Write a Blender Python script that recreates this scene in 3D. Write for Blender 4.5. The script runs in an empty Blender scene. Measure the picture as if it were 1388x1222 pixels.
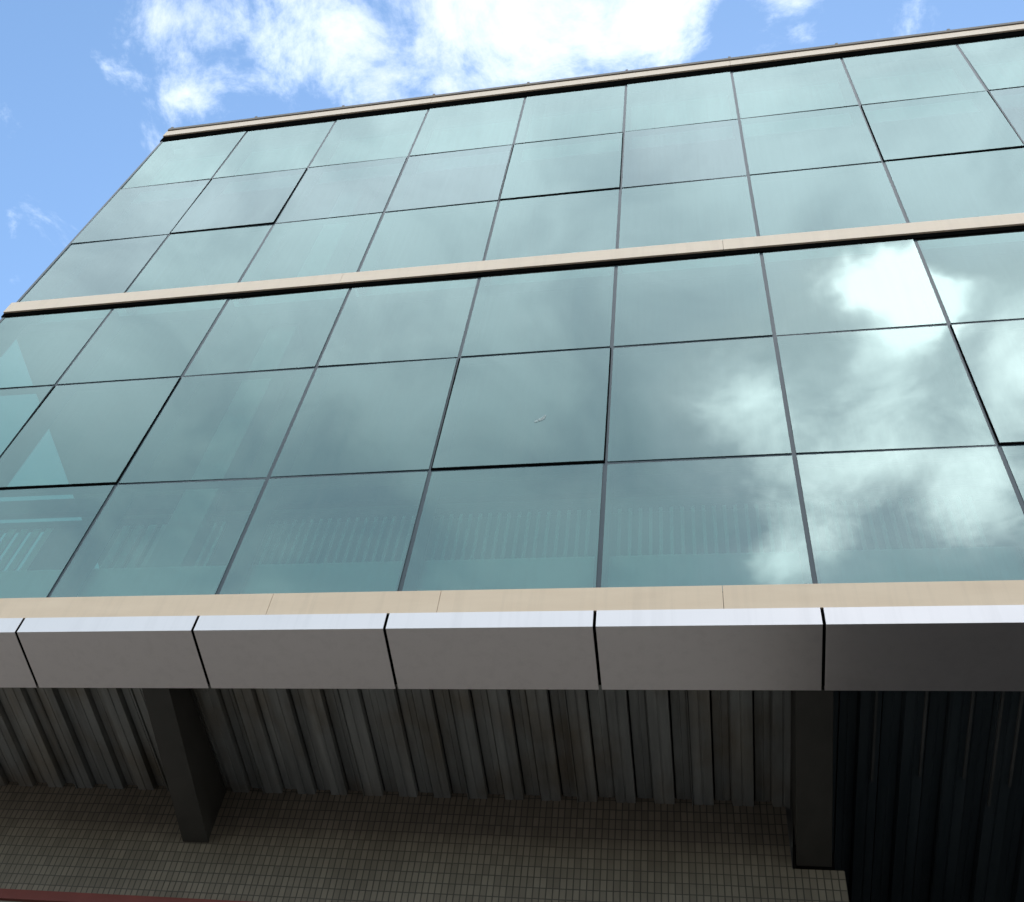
import bpy, bmesh, math, random
from mathutils import Matrix, Vector
random.seed(11)
S = bpy.context.scene
COL = S.collection
SZ = 6.5                      # height of the window sill line above the ground (all z below are relative to it)
X0, X1 = 0.0, 11.0            # left corner of the facade, right end
DEEP = 7.0                    # depth of the building

# ------------------------------------------------------------------ materials
def newmat(name):
    m = bpy.data.materials.new(name); m.use_nodes = True
    nt = m.node_tree; nt.nodes.clear()
    out = nt.nodes.new('ShaderNodeOutputMaterial')
    return m, nt, out

def nd(nt, t, **kw):
    n = nt.nodes.new(t)
    for k, v in kw.items():
        if k.startswith('_'): setattr(n, k[1:], v)
        else: n.inputs[k].default_value = v
    return n

def coords(nt, scale=(1, 1, 1)):
    tc = nd(nt, 'ShaderNodeTexCoord'); mp = nd(nt, 'ShaderNodeMapping')
    mp.inputs['Scale'].default_value = scale
    nt.links.new(tc.outputs['Object'], mp.inputs['Vector'])
    return mp.outputs['Vector']

def ramp(nt, fac, stops):
    r = nd(nt, 'ShaderNodeValToRGB')
    e = r.color_ramp.elements
    while len(e) < len(stops): e.new(0.5)
    for el, (p, c) in zip(e, stops):
        el.position = p; el.color = (*c, 1) if len(c) == 3 else c
    nt.links.new(fac, r.inputs['Fac'])
    return r.outputs['Color']

def surface(name, c1, c2, rough=0.5, metal=0.0, scale=(3, 3, 3), bump=0.0, detail=6, spec=0.5, lo=.35, hi=.65, streak=None):
    m, nt, out = newmat(name)
    p = nd(nt, 'ShaderNodeBsdfPrincipled', Metallic=metal)
    p.inputs['Specular IOR Level'].default_value = spec
    v = coords(nt, scale)
    n = nd(nt, 'ShaderNodeTexNoise', Scale=1.0, Detail=detail, Roughness=0.6)
    nt.links.new(v, n.inputs['Vector'])
    base = ramp(nt, n.outputs['Fac'], [(lo, c1), (hi, c2)])
    if streak:                                   # rain and dust streaks running down the face
        sn = nd(nt, 'ShaderNodeTexNoise', Scale=1.0, Detail=3, Roughness=.7); nt.links.new(coords(nt, (17, 17, .7)), sn.inputs['Vector'])
        mc = nd(nt, 'ShaderNodeMix', _data_type='RGBA', _blend_type='MULTIPLY'); mc.inputs[0].default_value = 1
        nt.links.new(base, mc.inputs[6]); nt.links.new(ramp(nt, sn.outputs['Fac'], [(.30, (streak,) * 3), (.52, (1, 1, 1))]), mc.inputs[7])
        base = mc.outputs[2]
    nt.links.new(base, p.inputs['Base Color'])
    mr = nd(nt, 'ShaderNodeMapRange'); mr.inputs['To Min'].default_value = rough * .85; mr.inputs['To Max'].default_value = min(1, rough * 1.15)
    nt.links.new(n.outputs['Fac'], mr.inputs['Value']); nt.links.new(mr.outputs[0], p.inputs['Roughness'])
    if bump:
        b = nd(nt, 'ShaderNodeBump', Strength=bump, Distance=0.004)
        nt.links.new(n.outputs['Fac'], b.inputs['Height']); nt.links.new(b.outputs[0], p.inputs['Normal'])
    nt.links.new(p.outputs[0], out.inputs['Surface'])
    return m

def glass_material(name, R_ior, refl, trans, dust=0.03):
    """coated facade glass: mirror coat over tinted see-through glass, a trace of dust and rain streaks"""
    m, nt, out = newmat(name); L = nt.links.new
    fr = nd(nt, 'ShaderNodeFresnel', IOR=R_ior)
    gl = nd(nt, 'ShaderNodeBsdfGlossy', Roughness=0.012, Color=(*refl, 1))
    tr = nd(nt, 'ShaderNodeBsdfTransparent', Color=(*trans, 1))
    v = coords(nt, (.7, .7, .5))
    n = nd(nt, 'ShaderNodeTexNoise', Scale=1.0, Detail=2, Roughness=.5); L(v, n.inputs['Vector'])
    b = nd(nt, 'ShaderNodeBump', Strength=.55, Distance=0.006)
    L(n.outputs['Fac'], b.inputs['Height']); L(b.outputs[0], gl.inputs['Normal']); L(b.outputs[0], fr.inputs['Normal'])
    mx = nd(nt, 'ShaderNodeMixShader'); L(fr.outputs[0], mx.inputs[0]); L(tr.outputs[0], mx.inputs[1]); L(gl.outputs[0], mx.inputs[2])
    df = nd(nt, 'ShaderNodeBsdfDiffuse', Color=(.55, .55, .52, 1))
    v2 = coords(nt, (26, 26, .8)); s = nd(nt, 'ShaderNodeTexNoise', Scale=1.0, Detail=4, Roughness=.65); L(v2, s.inputs['Vector'])
    v3 = coords(nt, (1.3, 1.3, 1.3)); s3 = nd(nt, 'ShaderNodeTexNoise', Scale=1.0, Detail=5); L(v3, s3.inputs['Vector'])
    mu = nd(nt, 'ShaderNodeMath', _operation='MULTIPLY'); L(s.outputs['Fac'], mu.inputs[0]); L(s3.outputs['Fac'], mu.inputs[1])
    mr = nd(nt, 'ShaderNodeMapRange'); L(mu.outputs[0], mr.inputs['Value'])
    mr.inputs['From Min'].default_value = .12; mr.inputs['From Max'].default_value = .45
    mr.inputs['To Min'].default_value = dust * .3; mr.inputs['To Max'].default_value = dust * 2.2
    m2 = nd(nt, 'ShaderNodeMixShader'); L(mr.outputs[0], m2.inputs[0]); L(mx.outputs[0], m2.inputs[1]); L(df.outputs[0], m2.inputs[2])
    L(m2.outputs[0], out.inputs['Surface'])
    return m

def clear_material(name, c):
    m, nt, out = newmat(name)
    t = nd(nt, 'ShaderNodeBsdfTransparent', Color=(*c, 1)); nt.links.new(t.outputs[0], out.inputs['Surface'])
    return m

def faint_material(name, c, amount):
    m, nt, out = newmat(name)
    d = nd(nt, 'ShaderNodeBsdfDiffuse', Color=(*c, 1)); t = nd(nt, 'ShaderNodeBsdfTransparent')
    n = nd(nt, 'ShaderNodeTexNoise', Scale=60, Detail=4); nt.links.new(coords(nt), n.inputs['Vector'])
    mr = nd(nt, 'ShaderNodeMapRange'); mr.inputs['From Min'].default_value = .3; mr.inputs['From Max'].default_value = .7; mr.inputs['To Max'].default_value = amount
    nt.links.new(n.outputs['Fac'], mr.inputs['Value'])
    mx = nd(nt, 'ShaderNodeMixShader'); nt.links.new(mr.outputs[0], mx.inputs[0]); nt.links.new(t.outputs[0], mx.inputs[1]); nt.links.new(d.outputs[0], mx.inputs[2])
    nt.links.new(mx.outputs[0], out.inputs['Surface'])
    return m

def tile_material(name):
    m, nt, out = newmat(name); L = nt.links.new
    tc = nd(nt, 'ShaderNodeTexCoord'); sp = nd(nt, 'ShaderNodeSeparateXYZ'); L(tc.outputs['Object'], sp.inputs[0])
    ad = nd(nt, 'ShaderNodeMath', _operation='ADD'); L(sp.outputs['X'], ad.inputs[0]); L(sp.outputs['Y'], ad.inputs[1])
    cb = nd(nt, 'ShaderNodeCombineXYZ'); L(ad.outputs[0], cb.inputs['X']); L(sp.outputs['Z'], cb.inputs['Y'])
    # a little irregularity in how the tiles were laid
    nz = nd(nt, 'ShaderNodeTexNoise', Scale=3.0, Detail=2); L(cb.outputs[0], nz.inputs['Vector'])
    vm = nd(nt, 'ShaderNodeVectorMath', _operation='MULTIPLY_ADD'); L(nz.outputs['Color'], vm.inputs[0])
    vm.inputs[1].default_value = (.006, .006, 0); L(cb.outputs[0], vm.inputs[2])
    br = nd(nt, 'ShaderNodeTexBrick', Scale=1.0); br.offset = 0; br.squash = 1
    br.inputs['Color1'].default_value = (.255, .212, .165, 1); br.inputs['Color2'].default_value = (.185, .152, .118, 1)
    br.inputs['Mortar'].default_value = (.082, .070, .056, 1)
    br.inputs['Mortar Size'].default_value = .0036; br.inputs['Mortar Smooth'].default_value = .35
    br.inputs['Brick Width'].default_value = .0335; br.inputs['Row Height'].default_value = .066
    L(vm.outputs[0], br.inputs['Vector'])
    n2 = nd(nt, 'ShaderNodeTexNoise', Scale=2.2, Detail=6); L(cb.outputs[0], n2.inputs['Vector'])
    mc = nd(nt, 'ShaderNodeMix', _data_type='RGBA', _blend_type='MULTIPLY'); mc.inputs[0].default_value = .55
    L(br.outputs['Color'], mc.inputs[6]); L(ramp(nt, n2.outputs['Fac'], [(.3, (.6, .57, .54)), (.7, (1, 1, 1))]), mc.inputs[7])
    p = nd(nt, 'ShaderNodeBsdfPrincipled', Roughness=.42); L(mc.outputs[2], p.inputs['Base Color'])
    b = nd(nt, 'ShaderNodeBump', Strength=.6, Distance=.003); b.invert = True
    L(br.outputs['Fac'], b.inputs['Height']); L(b.outputs[0], p.inputs['Normal'])
    L(p.outputs[0], out.inputs['Surface'])
    return m

def deck_material(name):
    m, nt, out = newmat(name); L = nt.links.new
    p = nd(nt, 'ShaderNodeBsdfPrincipled', Metallic=.2, Roughness=.5)
    v = coords(nt, (9, .7, 9)); n = nd(nt, 'ShaderNodeTexNoise', Scale=1.0, Detail=7, Roughness=.65); L(v, n.inputs['Vector'])
    v2 = coords(nt, (3, 2.2, 3)); n2 = nd(nt, 'ShaderNodeTexNoise', Scale=1.0, Detail=5); L(v2, n2.inputs['Vector'])
    c1 = ramp(nt, n.outputs['Fac'], [(.30, (.17, .175, .172)), (.52, (.29, .295, .288)), (.72, (.42, .425, .41))])
    c2 = ramp(nt, n2.outputs['Fac'], [(.45, (1, 1, 1)), (.72, (.72, .58, .44))])
    mc = nd(nt, 'ShaderNodeMix', _data_type='RGBA', _blend_type='MULTIPLY'); mc.inputs[0].default_value = .8
    L(c1, mc.inputs[6]); L(c2, mc.inputs[7]); L(mc.outputs[2], p.inputs['Base Color'])
    L(p.outputs[0], out.inputs['Surface'])
    return m

M = dict(
    glass=glass_material('facade_glass', 3.3, (.75, .99, .985), (.54, .92, .86)),
    glassb=glass_material('facade_glass_grey_batch', 3.1, (.77, .965, .985), (.51, .84, .83), .04),
    glassc=glass_material('facade_glass_pale_batch', 3.5, (.77, 1.0, .99), (.58, .94, .89), .04),
    clear=clear_material('glass_inner_face', (.97, .99, .985)),
    side=glass_material('side_glass', 1.5, (.8, .95, .95), (.19, .26, .17), .02),
    edge=surface('glass_edge', (.02, .045, .045), (.03, .06, .06), .3),
    seal=surface('sealant', (.030, .050, .066), (.045, .068, .085), .30, scale=(14, 14, 4)),
    fin=surface('anodised_mullion', (.16, .18, .185), (.20, .22, .225), .5),
    black=surface('black_gasket', (.003, .003, .003), (.005, .005, .005), .9, spec=.0),
    beige=surface('beige_stone', (.73, .55, .39), (.78, .60, .435), .5, scale=(2.0, 2.0, 9), bump=.05, detail=8, streak=.94),
    beigetop=surface('skylit_beige_stone', (.87, .68, .515), (.90, .72, .56), .42, scale=(2.0, 2.0, 9), bump=.05, detail=8, streak=.94),  # beige lightened: the upper ledges' extra sky light is put into the colour
    panel=surface('grey_white_panel_paint', (.765, .715, .725), (.785, .735, .745), .35, metal=.7, scale=(1.2, 2, 2), detail=2, streak=.95),
    cap=surface('cap_flashing', (.13, .105, .085), (.19, .155, .125), .5),
    tile=tile_material('mosaic_tile'),
    deck=deck_material('galvanised_deck'),
    beam=surface('painted_steel_beam', (.040, .037, .032), (.06, .055, .048), .6, scale=(5, 3, 5)),
    red=surface('red_trim_paint', (.15, .03, .022), (.20, .04, .03), .5),
    white=surface('white_render', (.30, .26, .225), (.36, .32, .28), .8),
    slab=surface('ceiling_plaster', (.36, .37, .36), (.42, .43, .42), .85),
    kerb=surface('painted_kerb', (.80, .82, .80), (.86, .88, .86), .7),
    inner=surface('interior_wall', (.16, .16, .155), (.22, .22, .21), .85),
    column=surface('interior_column', (.60, .60, .58), (.68, .68, .66), .7),
    rail=surface('dark_railing', (.05, .05, .05), (.08, .08, .08), .5),
    railpale=surface('pale_railing', (.66, .66, .64), (.74, .74, .72), .5),
    spandrel=surface('spandrel_board', (.66, .69, .68), (.72, .75, .74), .8),
    pave=surface('concrete_paving', (.066, .059, .051), (.094, .085, .074), .85, scale=(.6, .6, .6), bump=.2),
    soil=surface('far_ground', (.06, .058, .05), (.09, .085, .075), .95, scale=(.05, .05, .05)),
    smear=faint_material('dried_smear', (.7, .72, .71), .38),
    darkdeck=surface('shade_dark_sheet', (.042, .058, .068), (.075, .095, .108), .45, scale=(9, .7, 9), detail=7),  # darker copy of the deck, with the recess shade put into its colour
    paleline=surface('dull_zinc', (.085, .09, .09), (.14, .14, .135), .6, scale=(20, 3, 20)),
    dark=surface('recess_shade_black', (.012, .012, .012), (.02, .02, .02), .9, spec=.1),  # near-black colour stands in for the shade inside the recess
)

# ------------------------------------------------------------------ mesh helpers
class MB:
    def __init__(self): self.v, self.f, self.mi = [], [], []
    def add(self, vs, fs, mi=0):
        o = len(self.v); self.v += [tuple(p) for p in vs]
        for i, f in enumerate(fs):
            self.f.append(tuple(o + k for k in f)); self.mi.append(mi[i] if isinstance(mi, (list, tuple)) else mi)
        return self
    def box(self, x0, x1, y0, y1, z0, z1, mi=0):
        v = [(x0, y0, z0), (x1, y0, z0), (x1, y1, z0), (x0, y1, z0), (x0, y0, z1), (x1, y0, z1), (x1, y1, z1), (x0, y1, z1)]
        f = [(0, 3, 2, 1), (4, 5, 6, 7), (0, 1, 5, 4), (1, 2, 6, 5), (2, 3, 7, 6), (3, 0, 4, 7)]
        return self.add(v, f, mi)
    def prism_x(self, prof, x0, x1, mi=0):
        """closed profile of (y, z) points extruded along x"""
        n = len(prof)
        v = [(x0, y, z) for y, z in prof] + [(x1, y, z) for y, z in prof]
        f = [tuple(range(n)), tuple(range(2 * n - 1, n - 1, -1))] + [(i, n + i, n + (i + 1) % n, (i + 1) % n) for i in range(n)]
        return self.add(v, f, mi)
    def build(self, name, mats, parent=None, bevel=0.0):
        me = bpy.data.meshes.new(name)
        me.from_pydata(self.v, [], self.f)
        for m in (mats if isinstance(mats, (list, tuple)) else [mats]): me.materials.append(m)
        for p, i in zip(me.polygons, self.mi): p.material_index = i
        bm = bmesh.new(); bm.from_mesh(me); bmesh.ops.recalc_face_normals(bm, faces=bm.faces); bm.to_mesh(me); bm.free()
        o = bpy.data.objects.new(name, me); COL.objects.link(o)
        if parent: o.parent = parent
        else: o.location.z = 0
        if bevel:
            b = o.modifiers.new('Bevel', 'BEVEL'); b.width = bevel; b.segments = 2; b.limit_method = 'ANGLE'
        return o

def empty(name, loc, label, cat):
    o = bpy.data.objects.new(name, None); COL.objects.link(o); o.location = loc
    o['label'] = label; o['category'] = cat
    return o

# ------------------------------------------------------------------ the ground
g = MB().add([(-400, -400, 0), (400, -400, 0), (400, 400, 0), (-400, 400, 0)], [(0, 1, 2, 3)]).build('ground', M['soil'])
g['kind'] = 'structure'
g = MB().box(-14, 26, -16, 9, .0, .05).build('pavement', M['pave']); g['kind'] = 'structure'

# ------------------------------------------------------------------ the building
B = empty('office_building', (0, 0, SZ), 'office building with teal mirrored glass facade, beige ledges and corrugated canopy soffit', 'building')

ROWS = [(-.06, 1.1065), (1.1065, 2.4595), (2.4595, 3.717), (3.944, 5.178), (5.178, 6.531), (6.531, 7.927)]
J = .012                                     # half a joint
bays = int(X1 - X0)

def pane_mesh(x0, x1, z0, z1, y, tilt):
    """10 mm pane: coated face, dark edges, clear inner face; the corners stand a few mm in or out as set glass does"""
    a, b, c = tilt
    def yy(x, z): return y + a * ((x - x0) / (x1 - x0) - .5) + b * ((z - z0) / (z1 - z0) - .5) + c
    t = .010
    fr = [(x0, z0), (x1, z0), (x1, z1), (x0, z1)]
    v = [(x, yy(x, z), z) for x, z in fr] + [(x, yy(x, z) + t, z) for x, z in fr]
    m = MB(); m.add(v, [(0, 1, 2, 3), (7, 6, 5, 4), (0, 4, 5, 1), (1, 5, 6, 2), (2, 6, 7, 3), (3, 7, 4, 0)], [0, 2, 1, 1, 1, 1])
    return m

def GM(r):
    q = random.random()
    g_ = 'glassc' if r == 5 or (q > .8 and r != 4) else ('glassb' if (r == 4 and q < .85) or q < .07 else 'glass')
    return [M[g_], M['edge'], M['clear']]
for i in range(bays):
    for r, (z0, z1) in enumerate(ROWS):
        x0, x1 = i + J, i + 1 - J
        tilt = (random.uniform(-.005, .005), random.uniform(-.004, .004), random.uniform(-.001, .001))
        opens = i % 3 == 1 and r in (1, 4)
        if opens:
            f = MB()
            zz0, zz1 = z0 + .004, z1 - .004
            xx0, xx1 = i + .002, i + .998
            w = .0075
            # black reveal of the opening behind the sash, three visible sides and a head
            f.box(xx0, xx0 + w, -.004, .05, zz0, z1 - J - .003).box(xx1 - w, xx1, -.004, .05, zz0, z1 - J - .003)
            f.box(xx0 + w, xx1 - w, -.003, .05, zz0, zz0 + w + .004)
            o = f.build('opening_window', M['black'], B)
            o['label'] = 'top-hung opening window with black gap round its sash'
            pm = pane_mesh(i + .002 + w, i + .998 - w, zz0 + w + .004, z1 - J, -.004, (tilt[0], .008, 0))
            pm.build('glass', GM(r), o)
        else:
            pane_mesh(x0, x1, z0 + J, z1 - J, 0.0, tilt).build('window_pane', GM(r), B)

# the smear on the middle opening window
pts = [(-.045, -.03), (-.030, -.034), (-.005, -.022), (.02, -.012), (.036, .004), (.044, .026), (.046, .046), (.034, .042), (.022, .026), (.004, .012), (-.02, .004), (-.038, -.012)]
def smear(cx, cz, y, s=1.0):
    n = len(pts)
    v = [(cx + s * px, y, cz + s * pz * 1.3) for px, pz in pts] + [(cx + s * px, y + .0015, cz + s * pz * 1.3) for px, pz in pts]
    f = [tuple(range(n)), tuple(range(2 * n - 1, n - 1, -1))] + [(k, n + k, n + (k + 1) % n, (k + 1) % n) for k in range(n)]
    return MB().add(v, f).build('dirt_smear', M['smear'], B)
smear(4.60, 1.60, -.0095, .75)

# joints: sealant line in the face, aluminium fin behind it
for i in range(bays + 1):
    for z0, z1 in ((-.10, 3.704), (3.96, 7.914)):
        m = MB()
        if i == 0:
            m.box(-.012, J, -.004, .012, z0, z1, 0)          # corner bead
            ze = 3.956 if z0 < 0 else 8.04
            m.box(0, .05, .0125, .175, z0, ze, 1); m.box(.0, .05, .1755, .2, z0, ze, 1)
        else:
            m.box(i - J - .002, i + J + .002, .004, .012, z0, z1, 0)
            m.box(i - .028, i + .028, .0125, .175, z0, z1, 1)
        m.build('mullion', [M['seal'], M['fin']], B)
for r in (0, 1, 3, 4):
    z = ROWS[r][1]
    for i in range(bays):
        m = MB()
        m.box(i + J + .0025, i + 1 - J - .0025, .0042, .012, z - J - .002, z + J + .002, 0)
        m.box(i + .0285, i + .9715, .0127, .05, z - .018, z + .018, 1)
        m.build('transom', [M['seal'], M['fin']], B)

# beige ledges; the face is set in lengths with hairline joints
def ledge(name, y, z0, z1, cuts, under, back=-.003):
    xs = [X0 - .03] + [c for c in cuts if X0 < c < X1] + [X1]
    for a, b in zip(xs[:-1], xs[1:]):
        prof = [(y, z0), (y, z1 - .006), (y + .006, z1), (back + .011, z1 + .012), (back + .011, z0)]
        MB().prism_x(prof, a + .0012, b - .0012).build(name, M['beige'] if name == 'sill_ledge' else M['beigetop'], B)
    if under:
        MB().box(X0 - .026, X1, -.009, .011, under, z0 - .0012).build('gasket_strip', M['black'], B)
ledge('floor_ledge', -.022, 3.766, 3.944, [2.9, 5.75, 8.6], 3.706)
ledge('sill_ledge', -.074, -.262, -.086, [1.62, 3.36, 4.24, 5.58, 7.5, 9.4], None)
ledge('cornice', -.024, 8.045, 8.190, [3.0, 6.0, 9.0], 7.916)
MB().box(X0 - .025, X1, -.032, .25, 8.206, 8.262).build('cornice_cap', M['cap'], B)
for i in range(bays + 1):
    m = MB().box(i - .012, i + .012, -.030, -.008, 8.2625, 8.31); m.build('cap_clip', M['cap'], B)

# canopy edge: folded panels, white-grey, one per bay, 14 mm open joints backed with black
prof = [(-.080, -.384), (-.080, -.268), (-.076, -.268), (-.076, -.380), (.306, -.388), (.306, -.25), (.310, -.25), (.310, -.392)]
for i in range(bays):
    MB().prism_x(prof, i + .007, i + .993).build('canopy_panel', M['panel'], B, bevel=.0012)
back = [(-.070, -.374), (-.070, -.2665), (.29, -.2665), (.29, -.380)]
MB().prism_x(back, X0, X1).build('panel_backing', M['black'], B)

# corrugated deck under the first floor
def deck(xa, xe, name, mat):
    m = MB(); per, zb, zt = .2, -.150, -.114
    Y0, Y1 = .312, 5.4
    xs = []
    x = xa
    k = 0
    while x < xe - .001:
        j = random.uniform(-.006, .006)
        xs += [(x, zb), (x + .044, zb), (x + .047, zb + .005), (x + .053, zb + .005), (x + .056, zb), (x + .098 + j, zb), (x + .100 + j, zt + .014), (x + .107 + j, zt + .014), (x + .109 + j, zt),
               (x + .146, zt), (x + .149, zt - .004), (x + .154, zt - .004), (x + .157, zt), (x + .1855, zt), (x + .1865, zt + .010), (x + .191, zt + .010), (x + .192, zt - .002)]
        if k % 3 == 2:                          # side lap of two sheets
            xs += [(x + .1925, zb - .010), (x + .196, zb - .010), (x + .1965, zt - .003)]
        x += per; k += 1
    xs.append((xe, zb))
    n = len(xs)
    v = [(a, Y0, z) for a, z in xs] + [(a, Y1, z) for a, z in xs] + [(a, Y0, z + .003) for a, z in xs] + [(a, Y1, z + .003) for a, z in xs]
    f = [(i, i + 1, n + i + 1, n + i) for i in range(n - 1)] + [(2 * n + i, 3 * n + i, 3 * n + i + 1, 2 * n + i + 1) for i in range(n - 1)]
    m.add(v, f)
    return m.build(name, mat, B)
deck(X0, 6.0, 'corrugated_deck', M['deck'])
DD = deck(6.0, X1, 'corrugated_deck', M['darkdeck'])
DD['label'] = 'corrugated sheet coloured dark for the shade of the deep recess'
for xx, ye in ((6.267, 1.14), (6.486, 1.10), (6.686, 1.11), (6.812, 1.3), (6.893, 1.16), (7.10, 1.2), (7.31, 1.1), (7.55, 1.15)):
    MB().box(xx - .006, xx + .006, .314, ye, -.168, -.1505).build('deck_clip_rail', M['paleline'], B)

# tapered cantilever beams under the deck
YW = 1.365
def beam(x0, x1):
    m = MB()
    top = -.151
    zf, zw = -.384, -.527
    # bottom flange, web and stiffener
    m.prism_x([(.3125, zf), (YW - .002, zw), (YW - .002, zw + .016), (.3125, zf + .016)], x0, x1)
    m.prism_x([(.3135, zf + .0165), (YW - .003, zw + .0165), (YW - .003, top - .013), (.3135, top - .013)], x0 + .006, x1 - .006)
    m.prism_x([(.3125, top - .0125), (YW - .002, top - .0125), (YW - .002, top), (.3125, top)], x0, x1)
    return m.build('cantilever_beam', M['beam'], B, bevel=.002)
beam(2.606, 2.762); beam(5.882, 6.046); beam(9.15, 9.31)

# tiled wall of the ground floor, its lower pier at the right, red trim line and white render below
XR = 6.102
wl = MB()
wl.box(X0 - .0, 5.86, YW, YW + .3, -.915, -.104)
wl.box(5.86, XR, YW, YW + .3, -SZ + .05, -.5445)
wl.build('tiled_wall', M['tile'], B)
MB().box(X0, 4.9, YW - .02, YW + .28, -.978, -.9155).build('trim_band', M['red'], B)
MB().box(X0, 5.859, YW + .002, YW + .3, -SZ + .05, -.9785).build('lower_wall', M['white'], B)
# the deep recess on the right
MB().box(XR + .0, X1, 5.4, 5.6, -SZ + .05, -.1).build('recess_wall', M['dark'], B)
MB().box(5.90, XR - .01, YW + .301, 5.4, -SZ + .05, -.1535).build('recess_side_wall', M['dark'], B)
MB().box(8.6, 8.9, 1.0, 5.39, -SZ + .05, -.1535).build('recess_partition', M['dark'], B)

# ---- inside: slabs, left glazed side, column, balustrade, rear wall
MB().box(X0 + .004, X1, .19, DEEP, -.10, -.01).build('floor_slab', M['slab'], B)
MB().box(X0 + .004, X1, .19, DEEP, 3.76, 3.94).build('middle_slab', M['slab'], B)
MB().box(X0 + .004, X1, .19, DEEP, 7.78, 8.20).build('roof_slab', M['slab'], B)
MB().box(X0 + .06, X1, DEEP, DEEP + .2, -SZ + .05, 8.20).build('rear_wall', M['inner'], B)
MB().box(X1, X1 + .2, .02, DEEP, -SZ + .05, 8.20).build('end_wall', M['inner'], B)
for z0, z1 in ((-.05, 3.772), (3.925, 7.775)):
    for k in range(3):
        a = .18 + k * (DEEP - .18) / 3
        b = a + (DEEP - .18) / 3
        if z0 > 1:
            if k == 0: MB().box(.0, .12, .2005, DEEP, z0 + .02, z1 + .002).build('side_wall', M['inner'], B)
            continue
        MB().add([(.0, a + .0205, z0), (.0, b - .03, z0), (.0, b - .03, z1), (.0, a + .0205, z1)], [(0, 1, 2, 3)]).build('side_window', M['side'], B)
        MB().box(-.004, .05, b - .0295, b + .0295, z0, z1).build('side_mullion', M['fin'], B)
for z0, z1 in ((-.009, 3.759), (3.941, 7.779)):
    MB().box(2.27, 2.50, .30, .55, z0, z1).build('interior_column', M['column'], B)
    MB().box(8.47, 8.70, .30, .55, z0, z1).build('interior_column', M['column'], B)
for zf in (-.009, 3.941):
    MB().box(X0 + .07, X1 - .01, .22, .27, zf, zf + .545).build('parapet_upstand', M['kerb'], B)
# balustrade behind the lowest panes
rl = MB()
for z0, z1 in ((.56, .59), (1.18, 1.24), (1.335, 1.50)):
    rl.box(X0 + .1, X1 - .1, .36, .40, z0, z1)
R_ = rl.build('balustrade', M['rail'], B)
x = .16
while x < 6.9:                                   # close flats at the left end, thin bars along the rest
    wide = x < 2.3
    w = .052 if wide else .020
    if not (2.24 < x < 2.50 or 1.38 < x < 1.87 or 2.62 < x < 2.80):
        MB().box(x, x + w, .370, .388, .5905, 1.1795).build('baluster', M['railpale'], R_)
    x += .092 if wide else random.uniform(.056, .060)
for a, b in ((1.40, 1.86), (2.63, 2.79)):
    MB().box(a, b, .372, .386, .5905, 1.1795).build('infill_panel', M['rail'], R_)
# boards behind the top row of panes
for i in range(bays):
    MB().box(i + .04, i + .96, .185, .188, 6.56, 7.775).build('spandrel_board', M['spandrel'], B)

# ------------------------------------------------------------------ light
EL, AZ = math.radians(44), math.radians(4)
sd = Vector((math.sin(AZ) * math.cos(EL), math.cos(AZ) * math.cos(EL), math.sin(EL)))
sun = bpy.data.lights.new('sun', 'SUN'); sun.energy = 2.5; sun.angle = math.radians(.53); sun.color = (1, .95, .88)
so = bpy.data.objects.new('sun', sun); COL.objects.link(so)
so.rotation_euler = (-sd).to_track_quat('-Z', 'Y').to_euler(); so.location = (0, 0, 30)

W = bpy.data.worlds.new('World'); S.world = W; W.use_nodes = True
nt = W.node_tree; nt.nodes.clear(); L = nt.links.new
out = nd(nt, 'ShaderNodeOutputWorld'); bg = nd(nt, 'ShaderNodeBackground', Strength=.1); L(bg.outputs[0], out.inputs['Surface'])
sky = nd(nt, 'ShaderNodeTexSky'); sky.sky_type = 'NISHITA'; sky.sun_disc = False
sky.sun_elevation = EL; sky.sun_rotation = AZ; sky.air_density = 1.0; sky.dust_density = .2; sky.ozone_density = 1.2
tc = nd(nt, 'ShaderNodeTexCoord'); sp = nd(nt, 'ShaderNodeSeparateXYZ'); L(tc.outputs['Generated'], sp.inputs[0])
def mth(op, a, b=None, c=None, clamp=False):
    n = nd(nt, 'ShaderNodeMath', _operation=op); n.use_clamp = clamp
    for k, q in enumerate((a, b, c)):
        if q is None: continue
        if isinstance(q, (int, float)): n.inputs[k].default_value = q
        else: L(q, n.inputs[k])
    return n.outputs[0]
zc = mth('MAXIMUM', sp.outputs['Z'], .08)
u0, v0 = mth('DIVIDE', sp.outputs['X'], zc), mth('DIVIDE', sp.outputs['Y'], zc)
cb = nd(nt, 'ShaderNodeCombineXYZ'); L(u0, cb.inputs[0]); L(v0, cb.inputs[1])
def mrange(x, a, b, c, d):
    n = nd(nt, 'ShaderNodeMapRange'); n.interpolation_type = 'SMOOTHSTEP'; L(x, n.inputs['Value'])
    for key, q in (('From Min', a), ('From Max', b), ('To Min', c), ('To Max', d)): n.inputs[key].default_value = q
    return n.outputs[0]
def noise(scale, detail, rough, off=(0, 0, 0), dist=0.0):
    mp = nd(nt, 'ShaderNodeMapping'); mp.inputs['Location'].default_value = off; L(cb.outputs[0], mp.inputs[0])
    n = nd(nt, 'ShaderNodeTexNoise', Scale=scale, Detail=detail, Roughness=rough, Distortion=dist); L(mp.outputs[0], n.inputs['Vector'])
    return n
warp = noise(9, 4, .6, (3.1, 1.7, 0))
ws = nd(nt, 'ShaderNodeSeparateColor'); L(warp.outputs['Color'], ws.inputs[0])
u = mth('MULTIPLY_ADD', mth('SUBTRACT', ws.outputs[0], .5), .10, u0)
v = mth('MULTIPLY_ADD', mth('SUBTRACT', ws.outputs[1], .5), .10, v0)
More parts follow.
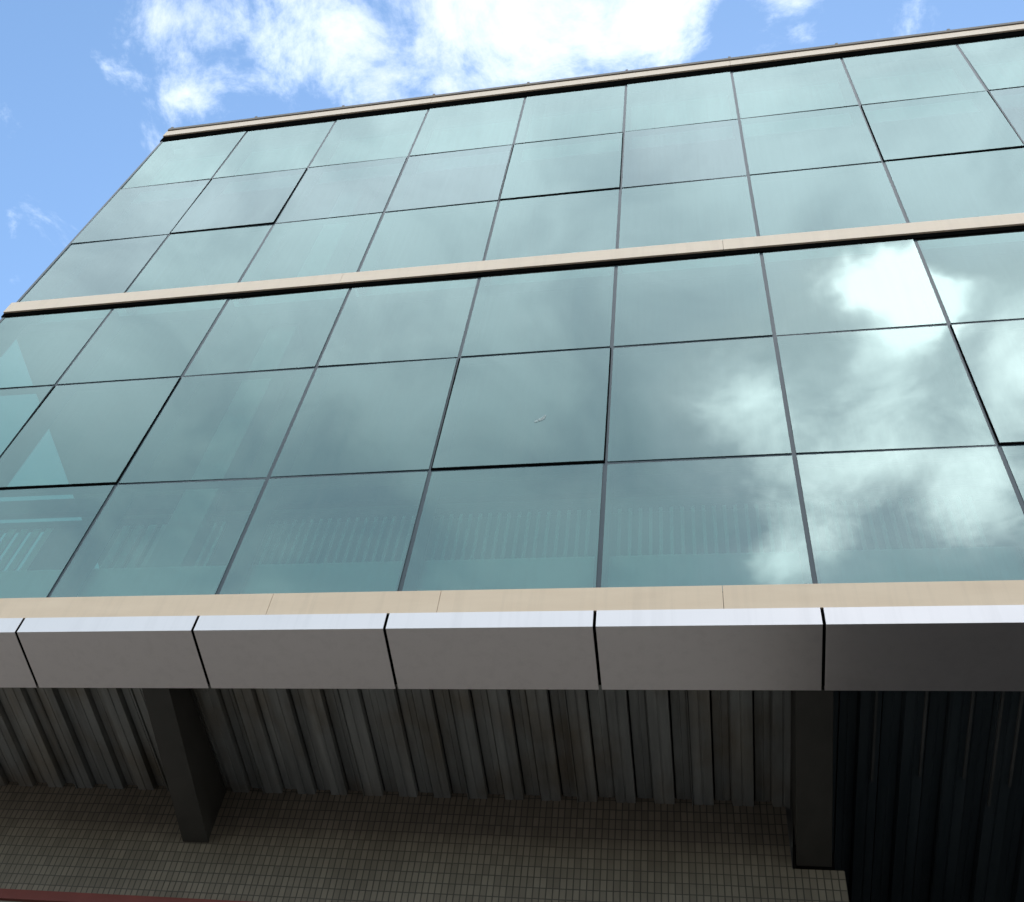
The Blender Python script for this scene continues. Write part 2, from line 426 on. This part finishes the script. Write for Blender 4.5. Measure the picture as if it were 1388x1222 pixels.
def blob(cu, cv, ru, rv, amp):
    a = mth('DIVIDE', mth('SUBTRACT', u, cu), ru); b = mth('DIVIDE', mth('SUBTRACT', v, cv), rv)
    d = mth('ADD', mth('MULTIPLY', a, a), mth('MULTIPLY', b, b))
    return mth('MULTIPLY', mth('DIVIDE', 1.0, mth('ADD', 1.0, mth('POWER', d, 1.5))), amp)
#        u      v     ru    rv    amount      (u, v = horizontal over vertical part of the direction)
BL = [(-.385, .225, .045, .05, .30), (-.295, .235, .03, .055, .36), (-.345, .275, .05, .025, .22), (-.405, .285, .03, .03, .36), (-.15, .245, .09, .055, .74), (-.035, .255, .055, .06, .95),
      (.082, .262, .022, .035, .48), (-.43, .31, .025, .012, .28),
      (.162, -.499, .034, .021, 2.7), (.185, -.532, .020, .024, .9), (.12, -.60, .09, .07, .26), (.16, -.60, .03, .06, .3), (.010, -.575, .06, .08, .50), (.275, -.55, .05, .07, .8), (.28, -.74, .09, .08, .45),
      (.05, -.79, .09, .05, .45), (.10, -.75, .045, .08, .42), (.245, -.72, .06, .09, .45), (.06, -.60, .04, .06, .25), (.12, -.67, .09, .03, .25), (.15, -.64, .20, .20, .50), (.03, -.40, .1, .05, .12)]
acc = None
for bl in BL:
    q = blob(*bl); acc = q if acc is None else mth('ADD', acc, q)
n1 = noise(11, 11, .66, (7.3, 2.2, 0), .3)
# no clouds of their own between the named banks: noise only tears the banks; the rest of the sky (outside both views) carries drifting cloud
broad = noise(1.3, 5, .55, (1.2, 4.0, 0))
far = mth('MULTIPLY', mth('SMOOTH_MIN', mth('MAXIMUM', mth('SUBTRACT', mth('ADD', mth('ABSOLUTE', u0), mth('MULTIPLY', mth('ABSOLUTE', v0), .6)), 1.0), 0), 1.0, .1), mth('MULTIPLY_ADD', broad.outputs['Fac'], 1.2, -.25))
dens = mth('ADD', mth('ADD', acc, far), mth('MULTIPLY', mth('SUBTRACT', n1.outputs['Fac'], .52), mrange(v0, -.2, .0, .75, 2.7)))
mr = nd(nt, 'ShaderNodeMapRange'); mr.interpolation_type = 'SMOOTHSTEP'; L(dens, mr.inputs['Value'])
mr.inputs['From Min'].default_value = .16; L(mrange(v0, -.2, .0, 1.55, 1.25), mr.inputs['From Max'])
# thin high veil opposite the facade
soft = noise(2.6, 4, .5, (5.5, .3, 0))
lean = mth('ADD', mth('ADD', v0, mth('MULTIPLY', u0, .12)), mth('MULTIPLY_ADD', soft.outputs['Fac'], .22, -.11))
mott = noise(7.0, 6, .55, (2.4, 8.1, 0), .6)
veil = mth('MULTIPLY', mth('MULTIPLY', mrange(lean, -.78, -.34, .66, .97), mth('MULTIPLY_ADD', mott.outputs['Fac'], .7, .62, True)), mrange(v0, -.28, .0, 1, 0))
# a bright bank of unseen cloud, added low down to brighten fascia and ledges
fill_bank = mth('MULTIPLY', mrange(v0, -1.7, -1.05, .95, 0), mrange(v0, -5.5, -3.0, 0, 1))
fill_bank = mth('MULTIPLY', fill_bank, mrange(u0, -2.2, .6, .62, 1))
k = mth('MAXIMUM', mth('MAXIMUM', mr.outputs[0], veil), fill_bank)
cc = nd(nt, 'ShaderNodeMix', _data_type='RGBA'); L(mr.outputs[0], cc.inputs[0])
cr = ramp(nt, mrange(dens, .2, 1.9, 0, 1), [(0, (3.0, 3.15, 3.5)), (.42, (3.9, 4.0, 4.1)), (1, (8.5, 8.5, 8.5))])
lit = mrange(v0, -.2, .0, 1.6, 1)
cm = nd(nt, 'ShaderNodeVectorMath', _operation='SCALE'); L(cr, cm.inputs[0]); L(lit, cm.inputs['Scale']); L(cm.outputs[0], cc.inputs[7])
vc = nd(nt, 'ShaderNodeMix', _data_type='RGBA'); L(mrange(lean, -.76, -.34, 0, 1), vc.inputs[0])
vc.inputs[6].default_value = (3.25, 3.95, 3.95, 1); vc.inputs[7].default_value = (6.9, 7.3, 7.7, 1)
hz = nd(nt, 'ShaderNodeMix', _data_type='RGBA'); L(fill_bank, hz.inputs[0]); vb = nd(nt, 'ShaderNodeVectorMath', _operation='SCALE'); L(vc.outputs[2], vb.inputs[0]); L(mrange(mott.outputs['Fac'], .3, .7, .92, 1.08), vb.inputs['Scale']); L(vb.outputs[0], hz.inputs[6]); hz.inputs[7].default_value = (7.4, 7.45, 7.6, 1)
L(hz.outputs[2], cc.inputs[6])
mx = nd(nt, 'ShaderNodeMix', _data_type='RGBA'); L(k, mx.inputs[0])
st = nd(nt, 'ShaderNodeVectorMath', _operation='MULTIPLY'); L(sky.outputs[0], st.inputs[0]); st.inputs[1].default_value = (.90, 1.0, 1.0); L(st.outputs[0], mx.inputs[6]); L(cc.outputs[2], mx.inputs[7])
L(mx.outputs[2], bg.inputs['Color'])

# ------------------------------------------------------------------ camera
cam = bpy.data.cameras.new('camera'); co = bpy.data.objects.new('camera', cam); COL.objects.link(co); S.camera = co
right = Vector((0.961887079068549, 0.1856507815880409, 0.20076611869716593))
down = Vector((-0.04254995310048765, 0.8268804723874785, -0.5607657138907538))
fwd = Vector((-0.2701161761393073, 0.5308507056414354, 0.8032650743732537))
mat = Matrix((right, -down, -fwd)).transposed().to_4x4()
mat.translation = (5.46641627, -3.97485997, -4.90675339 + SZ)
co.matrix_world = mat
cam.sensor_fit = 'HORIZONTAL'; cam.sensor_width = 36; cam.lens = 1706.47 / 1388 * 36
cam.shift_x = (694 - 459.0028) / 1388; cam.shift_y = (642.718 - 611) / 1388
cam.clip_start = .05; cam.clip_end = 2000

S.view_settings.view_transform = 'Standard'; S.view_settings.look = 'None'
S.view_settings.exposure = 1.5; S.view_settings.gamma = 1
S.cycles.max_bounces = 10; S.cycles.transparent_max_bounces = 16
S.cycles.sample_clamp_indirect = 10
